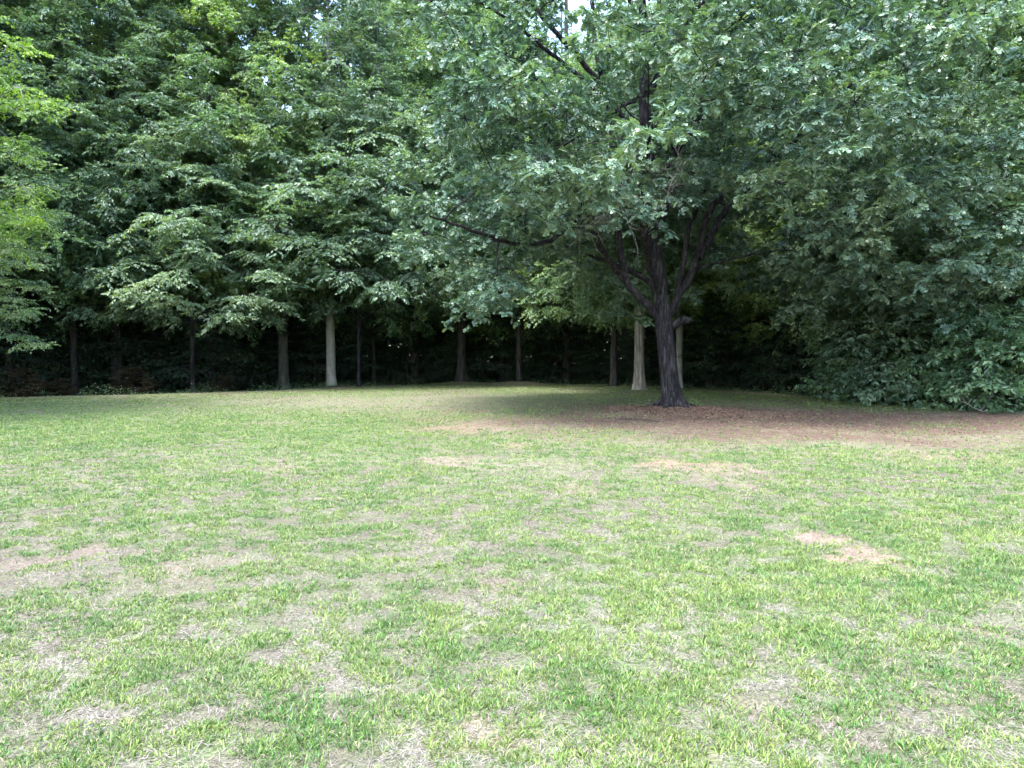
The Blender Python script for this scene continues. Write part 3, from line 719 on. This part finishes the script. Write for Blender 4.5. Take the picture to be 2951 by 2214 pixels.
def vine_trunk():
    rng = np.random.default_rng(91); x, y = at_px(1800, 29.0)
    root = empty('vine_covered_tree', (x, y, gz1(x, y))); tag(root, 'slender dead tree wrapped in climbing vines at the right side of the wood', 'tree')
    link('trunk', trunk_mesh(rng, 9.5, .14, .3, (.5, 0)), root, M_DARKB)
    C, O = [], []
    for i in range(120):
        z = rng.uniform(.1, 7.8) ; a = rng.uniform(0, 6.28); r = .35+.35*math.exp(-z/1.2)+(.7 if z > 4.6 else 0)*rng.random()
        C.append((math.cos(a)*r*.6+.5*z/9.5, math.sin(a)*r*.6, z)); O.append((math.cos(a), math.sin(a), -.2))
    C = np.array(C); O = unit(np.array(O))
    V, F, tn, A = sprays(rng, C, O, np.full(len(C), .55), nsec=5, ntw=5, nlf=6, twl=.22, lsize=.13, flat=.4, droop=.6, jit=.6)
    bv, bf = tubes_batch(A, np.full(len(A), .008), np.full(len(A), .003), 3)
    link('vine_stems', np_mesh('vine_stems', bv, bf, 4), root, M_DARKB)
    link('vine_leaves', np_mesh('vine_leaves', V, F, 3, tint=tn), root, M_GREYL)
vine_trunk()

# the far wood that closes the view, and low growth on its floor (stuff)
def mass(name, lab, cat, n, rfun, zfun, size, leaf, seed, s0=5, s1=1e9):
    rng = np.random.default_rng(seed); nbz = Noise2(seed)
    az = rng.uniform(-1.05, 1.05, n); r = rfun(rng, n, az); x = np.sin(az)*r; y = np.cos(az)*r
    z = zfun(rng, n, x, y, r, nbz)
    sdv = edge_sd(x, y); ok = (sdv > s0) & (sdv < s1); x, y, z = x[ok], y[ok], z[ok]; n = len(x)
    gzv = np.concatenate([gz(x[i:i+100000], y[i:i+100000]) for i in range(0, n, 100000)])
    P = np.stack([x, y, gzv+z], -1); a = rng.uniform(0, 6.28, n)
    D = np.stack([np.cos(a), np.sin(a), rng.normal(-.2, .4, n)], -1); Nn = np.array([0, 0, 1.])+rng.normal(0, .7, (n, 3))
    V, F, T = expand_leaves(P, D, Nn, size*rng.uniform(.6, 1.3, n), rng.normal(0, .3, n), LEAF_SIMPLE)
    me = np_mesh(name, V, F, 3, tint=T); me.materials.append(leaf); tag(link(name, me), lab, cat, kind='stuff')
def zfar(rng, n, x, y, r, nb):
    top = 12+17*nb.f(x*.09+40, y*.09+40, 3); return top*rng.random(n)**1.25
mass('far_wood', 'dense far wood closing the view behind the standing trees', 'wood', 330000, lambda rng, n, az: rng.uniform(76, 92, n), zfar, .55, M_HAZYL, 5)
def zlow(rng, n, x, y, r, nb):
    h = np.clip(nb.f(x*.25+40, y*.25+40, 3)*6.5-1.6, .15, 5); return h*rng.random(n)
mass('undergrowth', 'dark low undergrowth on the floor of the wood', 'undergrowth', 420000, lambda rng, n, az: 34+44*rng.random(n)**.8, zlow, .17, M_SHADEL, 6)

# fallen sticks and the forked branch on the right edge
def stick(name, lab, pts, r, mat=M_DEAD):
    P3 = []
    x0, y0 = pts[0][0], pts[0][1]; z0 = gz1(x0, y0)
    for (x, y, h) in pts: P3.append((x-x0, y-y0, gz1(x, y)-z0+h))
    c = catmull(P3, 6); V, F = tube(c, np.linspace(r, r*.4, len(c)), 6)
    o = link(name, np_mesh(name, V, F, 4, smooth=True), None, mat, loc=(x0, y0, z0)); return o
def wpt(u, v, h=.01): x, y = px(u, v); return (x, y, h)
tag(stick('fallen_stick', '', [wpt(1330, 905), wpt(1385, 908, .03), wpt(1425, 911)], .016, M_DARKB), 'short dark fallen stick in the litter before the big oak', 'stick')
root = empty('fallen_branch', (*px(2120, 889), 0)); root.location.z = gz1(root.location.x, root.location.y)
tag(root, 'bare forked branch lying at the foot of the bushes on the right', 'branch')
for q in ([(.0, 0, .03), (-.35, .1, .25), (-.62, .2, .7), (-.72, .3, 1.15)], [(0, 0, .03), (.3, .1, .3), (.5, .1, .75)], [(-.35, .1, .25), (-.6, 0, .32), (-.95, -.1, .55)], [(.3, 0, .0), (0, 0, .03), (-.15, .05, .12)]):
    c = catmull(q, 5); V, F = tube(c, np.linspace(.022, .007, len(c)), 6); link('fork', np_mesh('fork', V, F, 4, smooth=True), root, M_DEAD)
# small weeds round the foot of the oak
def weeds(lab, x, y, n, seed):
    rng = np.random.default_rng(seed); a = rng.uniform(0, 6.28, n); r = rng.uniform(.0, .22, n)
    z0 = gz1(x, y); P = np.stack([np.cos(a)*r, np.sin(a)*r, rng.uniform(.03, .26, n)], -1)
    D = np.stack([np.cos(a), np.sin(a), rng.normal(.1, .4, n)], -1)
    V, F, T = expand_leaves(P, D, np.array([0, 0, 1.])+rng.normal(0, .5, (n, 3)), rng.uniform(.05, .11, n), rng.normal(.3, .2, n), LEAF_SIMPLE)
    root = empty('weed', (x, y, z0)); tag(root, lab, 'weed'); link('leaves', np_mesh('weed_leaves', V, F, 3, tint=T), root, M_YELLL)
    A = np.zeros((n, 3, 3)); A[:, 0, :2] = P[:, :2]*.3; A[:, 1] = P*.6; A[:, 2] = P
    V, F = tubes_batch(A, np.full(n, .003), np.full(n, .002), 3); link('stems', np_mesh('weed_stems', V, F, 4), root, M_DARKB)
weeds('small green weed sprouting left of the foot of the oak', OAK[0]-.95, OAK[1]-.25, 34, 1)
weeds('small green weed sprouting right of the foot of the oak', OAK[0]+.72, OAK[1]-.1, 26, 2)
weeds('tuft of weeds on the litter below the palest grey trunk', -10.6, 41.4, 60, 3)

def zedge(rng, n, x, y, r, nb): return np.clip(nb.f(x*1.1+40, y*1.1+40, 3)*1.5-.62, .02, .7)*rng.random(n)
mass('edge_weeds', 'low weeds and ivy along the foot of the wood', 'weeds', 260000, lambda rng, n, az: rng.uniform(18, 52, n), zedge, .075, M_BEECH, 8, .0, 3.5)
